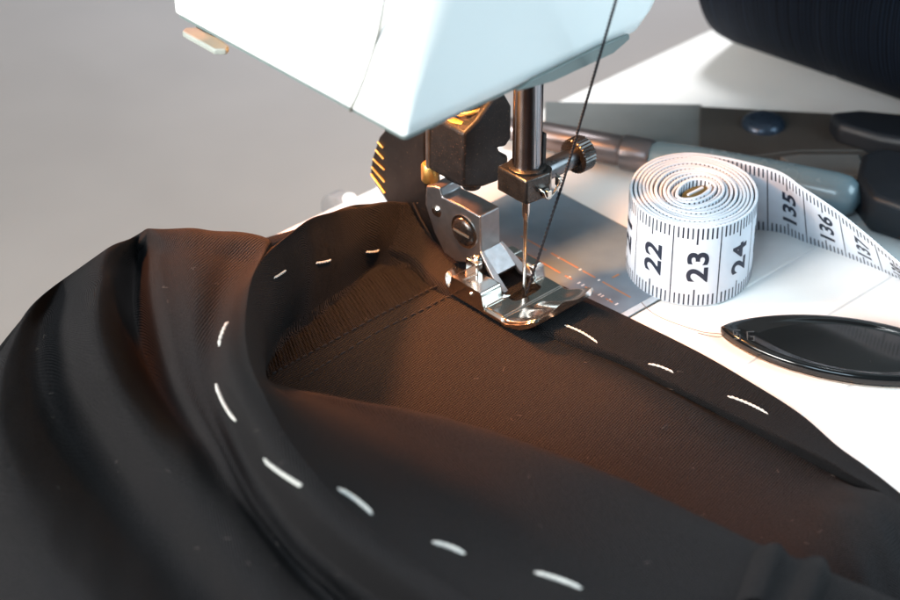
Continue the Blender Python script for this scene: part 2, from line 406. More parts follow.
AX = -.35
ap = [W(x, y, AX, 0) for x, y in ((426, 186), (434, 186.5), (440, 188), (442, 197), (461, 206), (480, 216.5), (481, 255), (470, 263), (456, 262), (444, 253), (434, 232), (425, 204))]
ank = obj('foot_shank', prism_bm(ap, (.58, 0, 0)), M['satin'], SM); bevel(ank, .035, 3)
qs = W(464.5, 231.5, AX, 0)
scr = obj('shank_screw', lathe_bm(qs+Vector((.02, 0, 0)), qs+Vector((-.10, 0, 0)), [(0, .33), (.4, .33), (.75, .30), (1, .22)], 40), M['dark_steel'], ank)
obj('screw_slot', box_bm(qs.x-.106, qs.x-.06, qs.y-.24, qs.y+.24, qs.z-.03, qs.z+.03), M['gap'], scr, smooth=False)
scr2 = obj('screw_ring', lathe_bm(qs+Vector((.0, 0, 0)), qs+Vector((-.03, 0, 0)), [(0, .39), (.6, .39), (1, .36)], 40), M['chrome'], ank)
qd = W(436.5, 211, AX, 0)
obj('locating_stud', lathe_bm(qd+Vector((.05, 0, 0)), qd+Vector((-.07, 0, 0)), [(0, .15), (.4, .15), (.8, .10), (1, .03)], 24), M['chrome'], ank)
# sloping yoke in front of the shank with two prongs
def slab(pts, off): return prism_bm(pts, off)
zt = W(481, 252, AX, 0).z
yoke = [slab([(-.37, .98, zt), (.27, .98, zt), (.30, .55, zt-.42), (-.36, .55, zt-.42)], (0, .06, -.09)),
        slab([(-.37, .99, zt+.02), (-.27, .99, zt+.02), (-.26, .42, zt-.55), (-.26, .20, .34), (-.40, .20, .34), (-.42, .46, zt-.50)], (0, .05, -.08)),
        slab([(.20, .98, zt+.02), (.29, .98, zt+.02), (.46, .45, zt-.50), (.52, .22, .40), (.40, .22, .40), (.33, .48, zt-.55)], (0, .05, -.08))]
bevel(obj('yoke', join(*yoke), M['satin'], ank), .02, 2)

def foot():
    bm = bmesh.new(); NX, NY = 96, 132; Y0, Y1 = -1.26, 1.48
    def ss(a, b, t):
        t = max(0, min(1, (t-a)/(b-a))); return t*t*(3-2*t)
    def xl(y):
        v = -1.05
        if y < Y0+.30: q = (Y0+.30-y)/.30; v += .26*(1-math.sqrt(max(0, 1-q*q)))
        if y > 1.20: q = min(1, (y-1.20)/.28); v += .22*(1-math.sqrt(max(0, 1-q*q)))
        return v
    def xr(y):
        v = .80+.10*ss(-.3, -1.2, y)
        if y < Y0+.20: q = (Y0+.20-y)/.20; v -= .16*(1-math.sqrt(max(0, 1-q*q)))
        return v
    def H(x, y):
        z = .26
        rear = ss(.14, .25, y)*(1-ss(1.14, 1.22, y))
        side = 1-ss(-.48, -.40, x)*(1-ss(.42, .52, x))
        z += .34*rear*side
        t = max(0, min(1, (-.40-y)/.86))
        z += t*t*.36                                            # curl
        z += .055*math.cos((x+.12)*6.6)*ss(.05, .5, t)          # two tunnels
        z += .03*ss(-.40, -.36, y)*(1-ss(.10, .14, y))          # raised field round the slot
        if y > 1.20: z += .22*((y-1.20)/.28)**1.5
        z -= .07*ss(xl(y)+.10, xl(y), x)**2*(1 if y < .14 else 0)
        z -= .05*ss(xr(y)-.08, xr(y), x)**2
        return z
    def pos(i, j):
        y = Y0+(Y1-Y0)*j/NY; a, b = xl(y), xr(y); return a+(b-a)*i/NX, y
    def inside(x, y):
        if abs(x/.42)**3+abs((y+.03)/.155)**3 < 1: return False
        if y > 1.20 and x > -.60: return False
        if y > .16 and -.44 < x < .46: return False
        return True
    cell = {}
    for i in range(NX):
        for j in range(NY):
            x0, y0 = pos(i, j); x1, y1 = pos(i+1, j+1); cell[i, j] = inside((x0+x1)/2, (y0+y1)/2)
    V = {}
    def vt(i, j):
        if (i, j) in V: return V[i, j]
        x, y = pos(i, j)
        q = (abs(x/.42)**3+abs((y+.03)/.155)**3)**(1/3)
        near = [cell.get(c) for c in ((i, j), (i-1, j), (i, j-1), (i-1, j-1))]
        if q < 1.5 and False in near and True in near: x, y = x/q, (y+.03)/q-.03     # slot edge follows its oval
        zt_ = H(x, y); t = max(0, -.42-y)
        zb = min(zt_-.07, .15+t*t*.44+(.22*((y-1.20)/.28)**1.5+.02 if y > 1.20 else 0))
        V[i, j] = (bm.verts.new((x, y, zt_)), bm.verts.new((x, y, zb))); return V[i, j]
    for (i, j), ok in cell.items():
        if not ok: continue
        a, b, c, d = vt(i, j), vt(i+1, j), vt(i+1, j+1), vt(i, j+1)
        bm.faces.new((a[0], b[0], c[0], d[0])); bm.faces.new((d[1], c[1], b[1], a[1]))
        for (di, dj), (p, q) in (((-1, 0), (d, a)), ((1, 0), (b, c)), ((0, -1), (a, b)), ((0, 1), (c, d))):
            if not cell.get((i+di, j+dj), False): bm.faces.new((p[1], q[1], q[0], p[0]))
    bmesh.ops.recalc_face_normals(bm, faces=bm.faces)
    return bm
ft = obj('presser_foot', foot(), M['chrome'], SM, angle=50)
obj('foot_pin', lathe_bm((-.95, .88, .56), (.75, .88, .56), [(0, .055), (1, .055)], 16), M['chrome'], ft)
obj('pin_head', lathe_bm((-.42, 1.0, .80), (-.56, 1.0, .80), [(0, .14), (.5, .13), (.85, .08), (1, .03)], 20), M['chrome'], ft)
obj('pin_head', lathe_bm((-1.0, .52, .44), (-1.10, .52, .44), [(0, .07), (.5, .065), (1, .03)], 16), M['chrome'], ft)
obj('pivot_boss', box_bm(-.62, -.44, .80, 1.18, .55, .86), M['chrome'], ft); bevel(ft.children[-1], .04, 2)

# needle threader: ribbed black column and its slanting arm
tpx = ((385, 120), (384, 131), (379, 137), (372, 158), (370, 172), (375, 184), (385, 200), (392, 208), (421, 250), (447, 270), (456, 268), (452, 256), (434, 226), (426, 196), (424, 150), (424, 110))
thr = obj('needle_threader', prism_bm([W(x, y, -.15, 0) for x, y in tpx], (.45, 0, 0)), M['black_lever'], SM); bevel(thr, .04, 2)
rb = []
for k, (a, b) in enumerate((((377.5, 142), (383, 148)), ((375.5, 150), (383.5, 159)), ((373, 159), (384.5, 170)), ((371.5, 167), (384.5, 182)), ((371, 174), (384.5, 193)))):
    rb.append(tube_bm([W(*a, -.17, 0), W(*b, -.17, 0)], .022, 8))
obj('grip_rib', join(*rb), M['brass'], thr)
obj('arm_edge', tube_bm([W(x, y, -.17, 0) for x, y in ((413, 203), (420, 218), (436, 246), (449, 262))], .035, 8), M['black_lever'], thr)
obj('arm_pin', lathe_bm(W(430.5, 253, -.2, 0), W(430.5, 253, -.2, 0)+Vector((.2, 0, 0)), [(0, .04), (.5, .07), (1, .07)], 16), M['brass'], thr)

# ------------------------------------------------------------------ upper thread
p0 = Vector((.0, -.07, .30)); g = Vector((.40, -.63, 3.04)); top = W(617, -4, -3.3, 1)
up = top+(top-g)*.35
pts = spline([p0, p0.lerp(g, .35)+Vector((.01, -.0, 0)), p0.lerp(g, .7), g], 6)[:-1]+[g.lerp(up, k/10) for k in range(11)]
def twist(pts, r, rot=9):
    out = []
    L = [0]
    for a, b in zip(pts, pts[1:]): L.append(L[-1]+(b-a).length)
    N = int(L[-1]/.03); fine = []; j = 0
    for k in range(N+1):
        s = L[-1]*k/N
        while j < len(L)-2 and L[j+1] < s: j += 1
        fine.append(pts[j].lerp(pts[j+1], (s-L[j])/max(L[j+1]-L[j], 1e-6)))
    for ph in (0, math.pi):
        q = []
        for k, p in enumerate(fine):
            d = (fine[min(k+1, N)]-fine[max(k-1, 0)]).normalized(); u, w = frame(d); a = k*.03*rot*2+ph
            q.append(p+(u*math.cos(a)+w*math.sin(a))*r*.5)
        out.append(tube_bm(q, r*.62, 6))
    return join(*out)
th = obj('sewing_thread', twist(pts, .030, 14), M['bthread'], base=p0)
tag(th, 'thin black thread running taut from the top of the picture down to the needle eye', 'thread')

# ------------------------------------------------------------------ trousers
TR = empty('trousers', (-4, -4, 0), 'black twill trouser leg with white basted hem, lying in folds under the presser foot', 'trousers')
def w3(t): return W(*t)
def drop(t, dy=10, z=0.03): return W(t[0], t[1]+dy, z)
def lerp_row(a, b, n, sag=0):
    return [a.lerp(b, k/(n-1)) for k in range(n)]
# rows run round the hem opening; within a row: outside of the leg ... rim ... inside
rows = []
NOUT = 12
# outer columns per row (far side to rim): F,E,H3,V3,H2,V2,H1b,H1a,O2,O1 then rim pair
outer = [
 #  E              H3              V3              H2               V2               H1b              H1a              O2               O1
 [(6,356,.4),  (32,308,1.4),  (68,276,1.5),  (105,250,2.0), (138,234,1.75), (156,229,2.55), (205,231,2.6), (250,233,2.45), (270,240,2.5)],
 [(-15,372,.5), (12,340,1.8),  (50,308,1.15),  (98,278,2.15), (138,262,1.15), (161,252,2.6), (200,256,2.9), (232,262,2.35), (252,268,2.75)],
 [(-50,425,.5), (-2,385,1.9),  (42,348,1.0),  (94,316,2.25), (135,300,0.95), (163,288,2.5), (194,292,2.9), (220,300,2.25), (237,302,2.95)],
 [(-60,485,.5), (-4,435,2.0),  (48,395,1.0),  (104,362,2.2), (141,345,1.0), (168,335,2.2), (192,335,2.65), (214,340,2.35), (231,338,3.2)],
 [(-55,545,.5), (15,490,2.0),  (74,445,1.05),  (132,415,2.1), (160,395,1.3), (182,388,2.0), (200,384,2.25), (218,380,2.5), (234,376,3.3)],
 [(-25,615,.5), (50,548,2.0),  (112,500,1.15), (172,472,2.05), (200,452,1.6), (214,445,1.9), (222,440,2.1), (234,432,2.55), (252,424,3.3)],
 [(15,690,.5),  (92,608,2.0),  (155,555,1.3), (214,535,2.0), (240,515,1.7), (248,508,1.85), (254,500,2.0), (265,488,2.5), (283,474,3.2)],
 [(70,755,.5),  (140,670,2.0), (208,622,1.4), (262,602,2.0), (288,578,1.7), (296,570,1.8), (300,560,1.95), (310,546,2.4), (328,526,3.1)],
 [(110,810,.5), (195,735,2.0), (262,690,1.4), (320,675,2.0), (362,650,1.7), (372,640,1.8), (382,632,1.95), (398,616,2.3), (418,594,3.0)],
 [(160,860,.5), (250,800,2.0), (320,760,1.4), (390,745,2.0), (440,725,1.7), (455,715,1.8), (470,705,1.95), (490,690,2.2), (520,665,2.9)],
 [(230,930,.5), (330,880,2.0), (400,840,1.4), (480,820,2.0), (540,800,1.7), (560,790,1.8), (580,780,1.95), (610,765,2.2), (650,740,2.7)],
 [(330,1000,.5), (430,960,2.0), (520,930,1.4), (600,910,2.0), (670,890,1.7), (690,880,1.8), (720,870,1.95), (760,850,2.2), (800,830,2.5)],
]
rim = [(268,252,2.75),(250,284,3.15),(243.5,325,3.45),(248,362,3.6),(261,392,3.6),(279,424,3.55),(309,467,3.45),(354,515,3.35),(443,581,3.2),(560,655,3.1),(700,725,2.9),(860,810,2.6)]
# inside columns: rim_in, M, I, crest-drop
inn = [
 [(272,262,2.6), (284,296,1.5), (280,335,.35), (276,352,.10)],
 [(256,292,3.0), (266,330,1.9), (266,362,.6), (266,370,.15)],
 [(251,330,3.3), (262,350,2.2), (266,374,1.0), (266,385,.2)],
 [(256,364,3.4), (264,375,2.4), (272,384,1.4), (272,392,.15)],
 [(270,394,3.35),(284,392,2.3), (300,390,1.6), (300,400,.15)],
 [(289,424,3.3), (325,408,2.1), (355,401,1.8), (355,413,.15)],
 [(320,466,3.2), (390,438,2.1), (440,416,1.9), (440,430,.15)],
 [(366,512,3.1), (460,478,2.1), (535,447,2.0), (535,462,.15)],
 [(455,578,2.9), (560,545,2.1), (665,502,2.0), (665,520,.15)],
 [(575,650,2.8), (680,612,2.1), (768,551,2.0), (768,571,.15)],
 [(715,715,2.6), (800,650,2.0), (850,583,1.7), (850,600,.15)],
 [(880,800,2.4), (950,720,1.9), (985,640,1.3), (985,660,.15)],
]
# back rows, mostly hidden behind the inner wall
back = [((415,203,.9), (413,222,.6), (410,246,.3), (407,268,.12), (404,272,.08)),
        ((385,201,1.35), (384,210,1.25), (381,236,.8), (377,262,.15), (376,266,.08)),
        ((342,210,1.8), (343,219,1.7), (345,252,1.1), (345,288,.2), (345,295,.08)),
        ((302,225,2.25), (305,235,2.15), (312,272,1.3), (308,318,.25), (306,326,.08))]
for k, b in enumerate(back):
    r = w3(b[0]); hid = drop(b[0], 14, .0)
    if k < 3: o = lerp_row(hid, r, 11)[:-1]
    else: o = [drop((300-.0, 236, 0), 0, 0)]+[drop(t, 36, .0) for t in outer[0]]
    rows.append(o+[r]+[w3(t) for t in b[1:]])
for ri, (o_, r_, i_) in enumerate(zip(outer, rim, inn)):
    o_ = list(o_)
    for c_, dz in ((2, -.25), (4, (-.25, -.25, -.25, -.2, -.05, .2, .35)[min(ri, 6)]), (5, 0 if ri < 5 else .12), (7, (.12, .35, .5, .35, .05, -.35)[min(ri, 5)])):     # deepen the valleys and the step under the hem band
        x_, y_, z_ = o_[c_]; o_[c_] = (x_, y_, max(.3, z_+dz))
    e = w3(o_[0]); f0 = Vector((e.x, e.y, .02))-RT*.3
    rows.append([f0]+[w3(t) for t in o_]+[w3(r_)]+[w3(r_).lerp(w3(i_[0]), .45)]+[w3(t) for t in i_[1:]])
def wob(p, u, v):
    n = math.sin(p.x*1.3+p.y*.7)*math.sin(p.y*1.1-p.x*.6)
    m_ = math.sin(p.x*3.7+1.1*p.z+u*9)*math.sin(p.y*3.1-p.x*1.9)+.6*math.sin(p.x*6.3-p.y*5.1)
    mk = max(0, min(1, (.52-v)/.08))*max(0, min(1, (u-.22)/.12))      # narrow soft creases running down the leg
    cz = math.sin(v*62+2.2*math.sin(u*5)+1.3*math.sin(p.x*.9))*(.6+.4*math.sin(u*11+v*9))
    return p+Vector((0, 0, .035*n+.012*m_+.10*mk*cz))
leg, LP = patch('outer_leg', rows, 16, 12, M['cloth'], TR, wob)

# hem strip running under the foot to the right
hem = [((975,556,.12),(966,560,.2),(955,562,.30),(953,566,.06)),
       ((900,493,.12),(897,497,.22),(890,500,.36),(887,506,.06)),
       ((866,466,.12),(861,472,.22),(852,476,.38),(848,483,.06)),
       ((838,446,.10),(834,452,.22),(822,458,.38),(817,466,.06)),
       ((800,413,.08),(797,428,.20),(788,441,.34),(785,449,.06)),
       ((750,381,.07),(747,400,.19),(740,417,.30),(737,424,.06)),
       ((700,352,.07),(695,374,.18),(689,392,.27),(686,398,.06)),
       ((640,322,.07),(634,345,.17),(627,360,.25),(624,366,.06)),
       ((590,298,.06),(582,321,.14),(572,339,.20),(569,345,.06)),
       ((535,272,.06),(525,296,.12),(512,316,.15),(508,321,.05)),
       ((495,252,.10),(482,277,.14),(468,298,.17),(464,304,.05)),
       ((456,230,.35),(446,256,.28),(436,280,.24),(432,288,.06)),
       ((424,208,.75),(420,236,.50),(412,258,.32),(407,268,.05)),
       ((398,204,1.1),(394,228,.75),(388,250,.40),(383,262,.05))]
hr = []
for a, b, c, d in hem:
    A, B, Cc, D = w3(a), w3(b), w3(c), w3(d)
    under = Vector((A.x, A.y, 0.0)); inset = (B-A)*.25; inset.z = 0
    hr.append([under+inset, A-Vector((0, 0, .02)), A.lerp(B, .35)+Vector((0, 0, .03)), B, Cc.lerp(B, .25)+Vector((0, 0, .015)), Cc, D])
hemo, HP = patch('hem', hr, 14, 5, M['cloth'], TR)

# floor panel: inside of the lower layer
fa = [d for a, b, c, d in hem]+[(345,291,.05),(306,324,.05),(276,350,.05),(262,372,.05)]
fd = [(1000,720),(950,690),(905,660),(870,640),(830,610),(780,590),(730,570),(680,540),(620,515),(560,490),(500,465),(450,450),(410,440),(370,430),(335,420),(305,412),(285,405),(270,395)]
fr = []
for k, (a, d) in enumerate(zip(fa, fd)):
    A = W(a[0], a[1], .05)-HA*.0; D = W(d[0], d[1], .05)
    away = (A-D).normalized()*.25
    row = [Vector((A.x, A.y, .03))+away] + [A.lerp(D, t) for t in (.0, .12, .3, .5, .75, 1)]
    x, y = a[0], a[1]
    def hz(p):
        qx, qy = PX(p)
        z = .06+.05*math.sin(qx*.012+1)*math.sin(qy*.018)
        z += .75*math.exp(-((qx-855)/42)**2-((qy-560)/60)**2)+.35*math.exp(-((qx-905)/40)**2-((qy-540)/60)**2)
        z += .25*math.exp(-((qx-640)/90)**2-((qy-420)/45)**2)
        return max(z, .04)
    for p in row[2:]: p.z = hz(p)
    fr.append(row)
floor, FP = patch('inner_leg', fr, 12, 9, M['cloth'], TR)

lay = floor.data.uv_layers['UVMap']
for f in floor.data.polygons:
    for li in f.loop_indices:
        co = floor.data.vertices[floor.data.loops[li].vertex_index].co; lay.data[li].uv = (co.x*80+co.y*60, co.y*80-co.x*60)
# ray casting on the cloth for everything sewn on it
def bvh(*obs):
    vs, fs = [], []
    for o in obs:
        b = len(vs); L = rootloc(o); vs += [(v.co+L)/S for v in o.data.vertices]; fs += [[b+i for i in p.vertices] for p in o.data.polygons]
    return BVHTree.FromPolygons(vs, fs)
B = bvh(leg, hemo, floor)
def hit(x, y, lift=0):
    h = B.ray_cast(CAM, ray(x, y).normalized())
    if h[0] is None: return None, None
    n = h[1] if h[1].dot(ray(x, y)) < 0 else -h[1]
    return h[0]+n*lift, n
# basting stitches: a thread rising out of the cloth, lying on it, diving back
sts = [((564,325),(582,330),(598,343),.030), ((648,364),(661,366),(674,373),.030), ((727,396),(748,402),(768,414),.032),
       ((366,252),(373,252.5),(379,250),.030), ((316,263),(323,262.5),(331,260),.030), ((274,278),(279,274),(286,270),.030),
       ((228,322),(223,331),(219,346),.045), ((216,384),(222,404),(236,421),.052), ((264,459),(280,472),(301,486),.052),
       ((338,489),(355,497),(372,514),.058), ((433,543),(448,546),(464,554),.060), ((535,573),(557,579),(581,589),.062)]
for a, b, c, r in sts:
    b = ((a[0]+c[0])*.36+b[0]*.28, (a[1]+c[1])*.36+b[1]*.28); pp = spline([Vector((*a, 0)), Vector((*b, 0)), Vector((*c, 0))], 8); pts = []
    for k, q in enumerate(pp):
        t = k/(len(pp)-1); e = min(1, t/.12, (1-t)/.12)
        h, n = hit(q.x, q.y, -.02+e*(.032+.010*math.sin(t*math.pi)))
        if h: pts.append(h)
    if len(pts) > 2:
        obj('basting_stitch', twist(pts, r*(.80 if r < .04 else .68), 16), M['wthread'], TR)

# overlocked side seam across the inner leg: ribbed strip plus two rows of machine stitches
def along(poly, n):
    return spline([Vector((*p, 0)) for p in poly], n)
lo_ = along(((437,288),(410,302),(375,320),(335,342),(300,361),(268,378)), 60)
hi_ = along(((408,262),(385,268),(352,284),(318,306),(288,328),(262,352)), 60)
bm = bmesh.new(); grid = []
for k, (a, b) in enumerate(zip(lo_, hi_)):
    row = []
    for j in range(13):
        t = j/12; q = a.lerp(b, t)
        qq = along.__defaults__ if False else q
        ph = k*1.1+math.sin(t*3)*.6+math.sin(k*.37)*.5
        h, n = hit(q.x, q.y, 0)
        if h is None: h = W(q.x, q.y, .1)
        e = min(1, t*6, (1-t)*6)
        row.append(bm.verts.new(Vector((h.x, h.y, h.z))+Vector((0, 0, e*(.018+.0075*math.sin(ph)*2.4*(.7+.3*math.sin(k*.21)))+.004))))
    grid.append(row)
for a, b in zip(grid, grid[1:]):
    for j in range(12): bm.faces.new((a[j], a[j+1], b[j+1], b[j]))
seam = obj('side_seam', bm, M['seamcloth'], TR, angle=180)
lay = seam.data.uv_layers.new(name='UVMap')
for f in seam.data.polygons:
    for li in f.loop_indices:
        co = seam.data.vertices[seam.data.loops[li].vertex_index].co; lay.data[li].uv = (co.x*100, co.y*100)
def dashes(poly, n, r, lift, stepfrac=.72):
    cs = along(poly, n); out = []
    tot = len(cs)-1; k = 0
    while k+4 < tot:
        seg = cs[k:k+4]; pts = []
        for i, q in enumerate(seg):
            h, nn = hit(q.x, q.y, lift-(.012 if i in (0, 3) else 0))
            if h: pts.append(h)
        if len(pts) == 4: out.append(tube_bm(pts, r, 6))
        k += 5
    return out
obj('seam_stitching', join(*dashes(((438,286),(411,300),(376,318),(336,340),(301,359),(270,376)), 26, .020, .034)), M['bthread'], seam)
obj('seam_stitching', join(*dashes(((462,290),(444,299),(415,314),(380,331),(345,352),(318,369),(298,382)), 20, .019, .022)), M['bthread'], seam)
# side seam on the near edge, bottom right
lr = []
for a, b in (((754,549),(832,573)), ((751,556),(832,580)), ((747,566),(829,589)), ((741,582),(824,601)), ((733,604),(817,618))):
    row = []
    for k, e in enumerate((-.02, .16, .22, .09, .07, .18, .20, -.02)):
        t = k/7; h, n = hit(a[0]+(b[0]-a[0])*t, a[1]+(b[1]-a[1])*t, e)
        row.append(h)
    if all(row): lr.append(row)
if len(lr) > 2: patch('seam_allowance', lr, 8, 8, M['cloth'], TR)
# lint: tiny fibres lying on the cloth
lint = []
for _ in range(60):
    x, y = random.uniform(20, 860), random.uniform(250, 590); h, n = hit(x, y, .012)
    if h is None: continue
    h2, n2 = hit(x+random.uniform(-3.5, 3.5), y+random.uniform(-2, 2), .02)
    h3, n3 = hit(x+random.uniform(-5, 5), y+random.uniform(-3, 3), .014)
    if h2 and h3 and (h-h3).length < .3 and (h-h2).length < .3: lint.append(tube_bm(spline([h, h2, h3], 3), .0035, 4))
M['lint'] = mat('lint_fibre', (.12, .10, .09), .8)
lo = obj('lint', join(*lint), M['lint'], TR); tag(lo, kind='stuff')

# ------------------------------------------------------------------ measuring tape
TC = Vector((3.60, -1.50, 0)); TH = .072
MT = empty('measuring_tape', TC, 'rolled white measuring tape standing on edge, numbers 22 to 24 facing out, end trailing right', 'measuring tape')
samples = []      # (bottom, top)
turns, r0, r1 = 11.8, .30, 1.37
NS = 1400
endang = math.radians(97)
for k in range(NS+1):
    t = k/NS; a = endang+2*math.pi*turns*(1-t)        # clockwise, ends at the back
    r = r0+(r1-r0)*t**.93
    sq = 1.13+.0*t; 
    in_ = 1-t
    ra, rbv = r*(1+.0*in_), r*sq
    f = max(0, 1-t/.55)**1.5; ra = r; rbv = r*(1+(.13)*(1-f))
    ca, cb = ra*math.cos(a), rbv*math.sin(a)
    w = .012*math.sin(a*3+k*.01)
    # the innermost turns are squeezed into a slanting slot
    u_, v_ = (ca+cb)*.7071, (cb-ca)*.7071
    u_ *= 1+.35*f; v_ *= 1-.22*f
    ca, cb = (u_-v_)*.7071, (u_+v_)*.7071
    p = TC+RT*(ca+w)+HA*(cb+w)
    hz = .02*math.sin(a*1.7)*(1-t)+.03*math.sin(k*.021)*(1-t)
    samples.append((Vector((p.x, p.y, .03+hz*.3)), Vector((p.x, p.y, 2.0+hz))))
tl = [((735,213,.03),(735,157,1.97)), ((768,230,.0),(768,168,1.93)), ((808,242,.0),(804,189,1.84)), ((845,255,.0),(838,212,1.71)), ((878,268,.0),(870,238,1.55)), ((912,283,.0),(905,268,1.36)), ((950,300,.0),(945,297,1.05)), ((1000,322,0.),(1000,328,.75))]
lb = spline([samples[-25][0], samples[-1][0]]+[W(*a) for a, b in tl[1:]], 40)[40:]
lt = spline([samples[-25][1], samples[-1][1]]+[W(*b) for a, b in tl[1:]], 40)[40:]
samples += list(zip(lb, lt))[1:]
# arc length
sl = [0]
for a, b in zip(samples, samples[1:]): sl.append(sl[-1]+((b[0]+b[1])/2-(a[0]+a[1])/2).length)
import bisect
def tp_(s, h, side, lift):
    """point on the tape at length s, height h 0..1, side +1 outward / -1 inward"""
    i = max(0, min(len(sl)-2, bisect.bisect_right(sl, s)-1)); t = (s-sl[i])/(sl[i+1]-sl[i])
    def at(i, h): return samples[i][0].lerp(samples[i][1], h)
    p = at(i, h).lerp(at(i+1, h), t)
    i0, i1 = max(0, i-1), min(len(samples)-1, i+2)
    d = (at(i1, h)-at(i0, h)).normalized(); upv = (samples[i][1]-samples[i][0]).normalized()
    n = upv.cross(d).normalized()        # clockwise travel: left-hand side is outward
    return p+n*(TH/2+lift)*side
vs, fs = [], []
HS = [0, .02, .5, .98, 1]
for i in range(len(samples)):
    s = sl[i]
    for side in (1, -1):
        for h in (HS if side == 1 else HS[::-1]):
            th_ = -TH*.2 if h in (0, 1) else 0
            vs.append(tp_(s, h, side, th_))
K = 10
for i in range(len(samples)-1):
    for k in range(K): fs.append((i*K+k, i*K+(k+1) % K, (i+1)*K+(k+1) % K, (i+1)*K+k))
fs.append(tuple(range(K))); fs.append(tuple(range((len(samples)-1)*K, len(samples)*K))[::-1])
bm = bmesh.new(); V = [bm.verts.new(v) for v in vs]; [bm.faces.new([V[i] for i in f]) for f in fs]; bmesh.ops.recalc_face_normals(bm, faces=bm.faces)
coil = obj('tape_band', bm, M['tape'], MT, angle=35)
# which side faces the viewer, and where the centimetre lines fall
Ltot = sl[-1]; Lroll = sl[NS]
best = min(((abs(PX(tp_(s, .5, 1, 0))[0]-672), s) for s in [Lroll-9+.01*k for k in range(900)] if (tp_(s, .5, 1, 0)-TC).dot(HA) < -.6))
s22 = best[1]
bestt = min(((abs(PX(tp_(s, 0, -1, 0))[0]-768), s) for s in [Lroll+.01*k for k in range(500)]))
s135 = bestt[1]
ink = bmesh.new()
def quad(s, h0, h1, w, side, seg=1):
    for k in range(seg):
        a, b = h0+(h1-h0)*k/seg, h0+(h1-h0)*(k+1)/seg
        q = [tp_(s-w/2, a, side, .004), tp_(s+w/2, a, side, .004), tp_(s+w/2, b, side, .004), tp_(s-w/2, b, side, .004)]
        ink.faces.new([ink.verts.new(p) for p in q])
for side, s0 in ((1, s22), (-1, s135)):
    k0 = int(math.ceil((0.4-s0)*10)); k1 = int((Ltot-.1-s0)*10)
    for k in range(k0, k1+1):
        s = s0+k*.1
        if k % 10 == 0: quad(s, .01, .99, .026, side)
        else:
            l = .215 if k % 5 == 0 else .15
            quad(s, .012, l, .034, side); quad(s, 1-l, .988, .034, side)
def glyphs(txt):
    cu = bpy.data.curves.new('t', 'FONT'); cu.body = txt; cu.size = 1; cu.offset = .03; cu.space_character = 1.08
    o = bpy.data.objects.new('t', cu); C.objects.link(o); dg = bpy.context.evaluated_depsgraph_get()
    m_ = bpy.data.meshes.new_from_object(o.evaluated_get(dg)); bm = bmesh.new(); bm.from_mesh(m_)
    bpy.data.objects.remove(o); bpy.data.meshes.remove(m_); bpy.data.curves.remove(cu)
    xs = [v.co.x for v in bm.verts]; ys = [v.co.y for v in bm.verts]
    for v in bm.verts: v.co.x = (v.co.x-min(xs))/(max(xs)-min(xs))-.5; v.co.y = (v.co.y-min(ys))/(max(ys)-min(ys))-.5
    bmesh.ops.triangulate(bm, faces=bm.faces)
    bmesh.ops.subdivide_edges(bm, edges=[e for e in bm.edges if e.calc_length() > .25], cuts=3, use_grid_fill=True)
    bmesh.ops.triangulate(bm, faces=bm.faces)
    return bm
def number(txt, sc_, side, ln_, hgt=.45):
    bm = glyphs(txt); mp = {}
    # baseline runs up the tape; glyph tops point left in the picture
    sgn = 1 if side == 1 else -1          # outward side: picture-left is +s; inward side: picture-left is -s
    for v in bm.verts: mp[v] = ink.verts.new(tp_(sc_+sgn*v.co.y*hgt, .5+v.co.x*ln_/2.0, side, .0055))
    for f in bm.faces: ink.faces.new([mp[v] for v in f.verts])
    bm.free()
for n_, off in ((21, 1), (22, 0), (23, -1), (24, -2), (25, -3), (20, 2)): number(str(n_), s22+off+.46, 1, .76)
for n_, off in ((133, -2), (134, -1), (135, 0), (136, 1), (137, 2), (138, 3), (139, 4)): 
    if s135+off+.6 < Ltot: number(str(n_), s135+off+.56, -1, .98, .40)
obj('scale_marking', ink, M['tapeink'], coil, smooth=False)
# metal end at the core
q = TC+HA*.05
ax1, ax2 = (RT+HA).normalized(), (HA-RT).normalized()
obj('metal_end', prism_bm([TC+ax1*.36*math.cos(a)+ax2*.19*math.sin(a)+Vector((0, 0, .1)) for a in [k*math.pi/12 for k in range(24)]], (0, 0, 1.83)), M['tapebrass'], MT)
obj('inner_end', prism_bm([TC+ax1*a+ax2*b+Vector((0, 0, .1)) for a, b in ((-.20, .0), (.26, -.03), (.26, .02), (-.20, .045))], (0, 0, 1.87)), M['tape'], MT)

# ------------------------------------------------------------------ black pointed oval case of the snips
tip = W(722, 331, .12); far = tip+(W(985, 372, .12)-tip)
ax_ = (far-tip); Lo = ax_.length; ax_.normalize(); sd = Vector((-ax_.y, ax_.x, 0))
ON = empty('thread_snips', (tip+far)/2*1, 'glossy black pointed oval thread snips lying flat on the white bed below the tape', 'thread snips')
def oval(w, l0, l1, z, n=60):
    pts = []
    for k in range(n):
        t = k/(n/2); 
        if t <= 1: u, s = t, 1
        else: u, s = 2-t, -1
        x = l0+(l1-l0)*(.5-.5*math.cos(math.pi*u)); q = (x-l0)/(l1-l0)
        y = s*w*(max(0, 4*q*(1-q)))**.78
        pts.append(tip+ax_*x+sd*y+Vector((0, 0, z-tip.z)))
    return pts
Wd = 1.02
lay_ = [oval(Wd, .0, Lo, .05), oval(Wd+.02, -.03, Lo+.03, .10), oval(Wd+.02, -.03, Lo+.03, .22), oval(Wd-.03, .04, Lo-.04, .27), oval(Wd-.10, .16, Lo-.16, .275), oval(Wd-.16, .45, Lo-.45, .245), oval(Wd-.20, .75, Lo-.75, .215), oval(Wd-.24, .80, Lo-.80, .215)]
bm = bmesh.new(); rr = [[bm.verts.new(p) for p in o] for o in lay_]
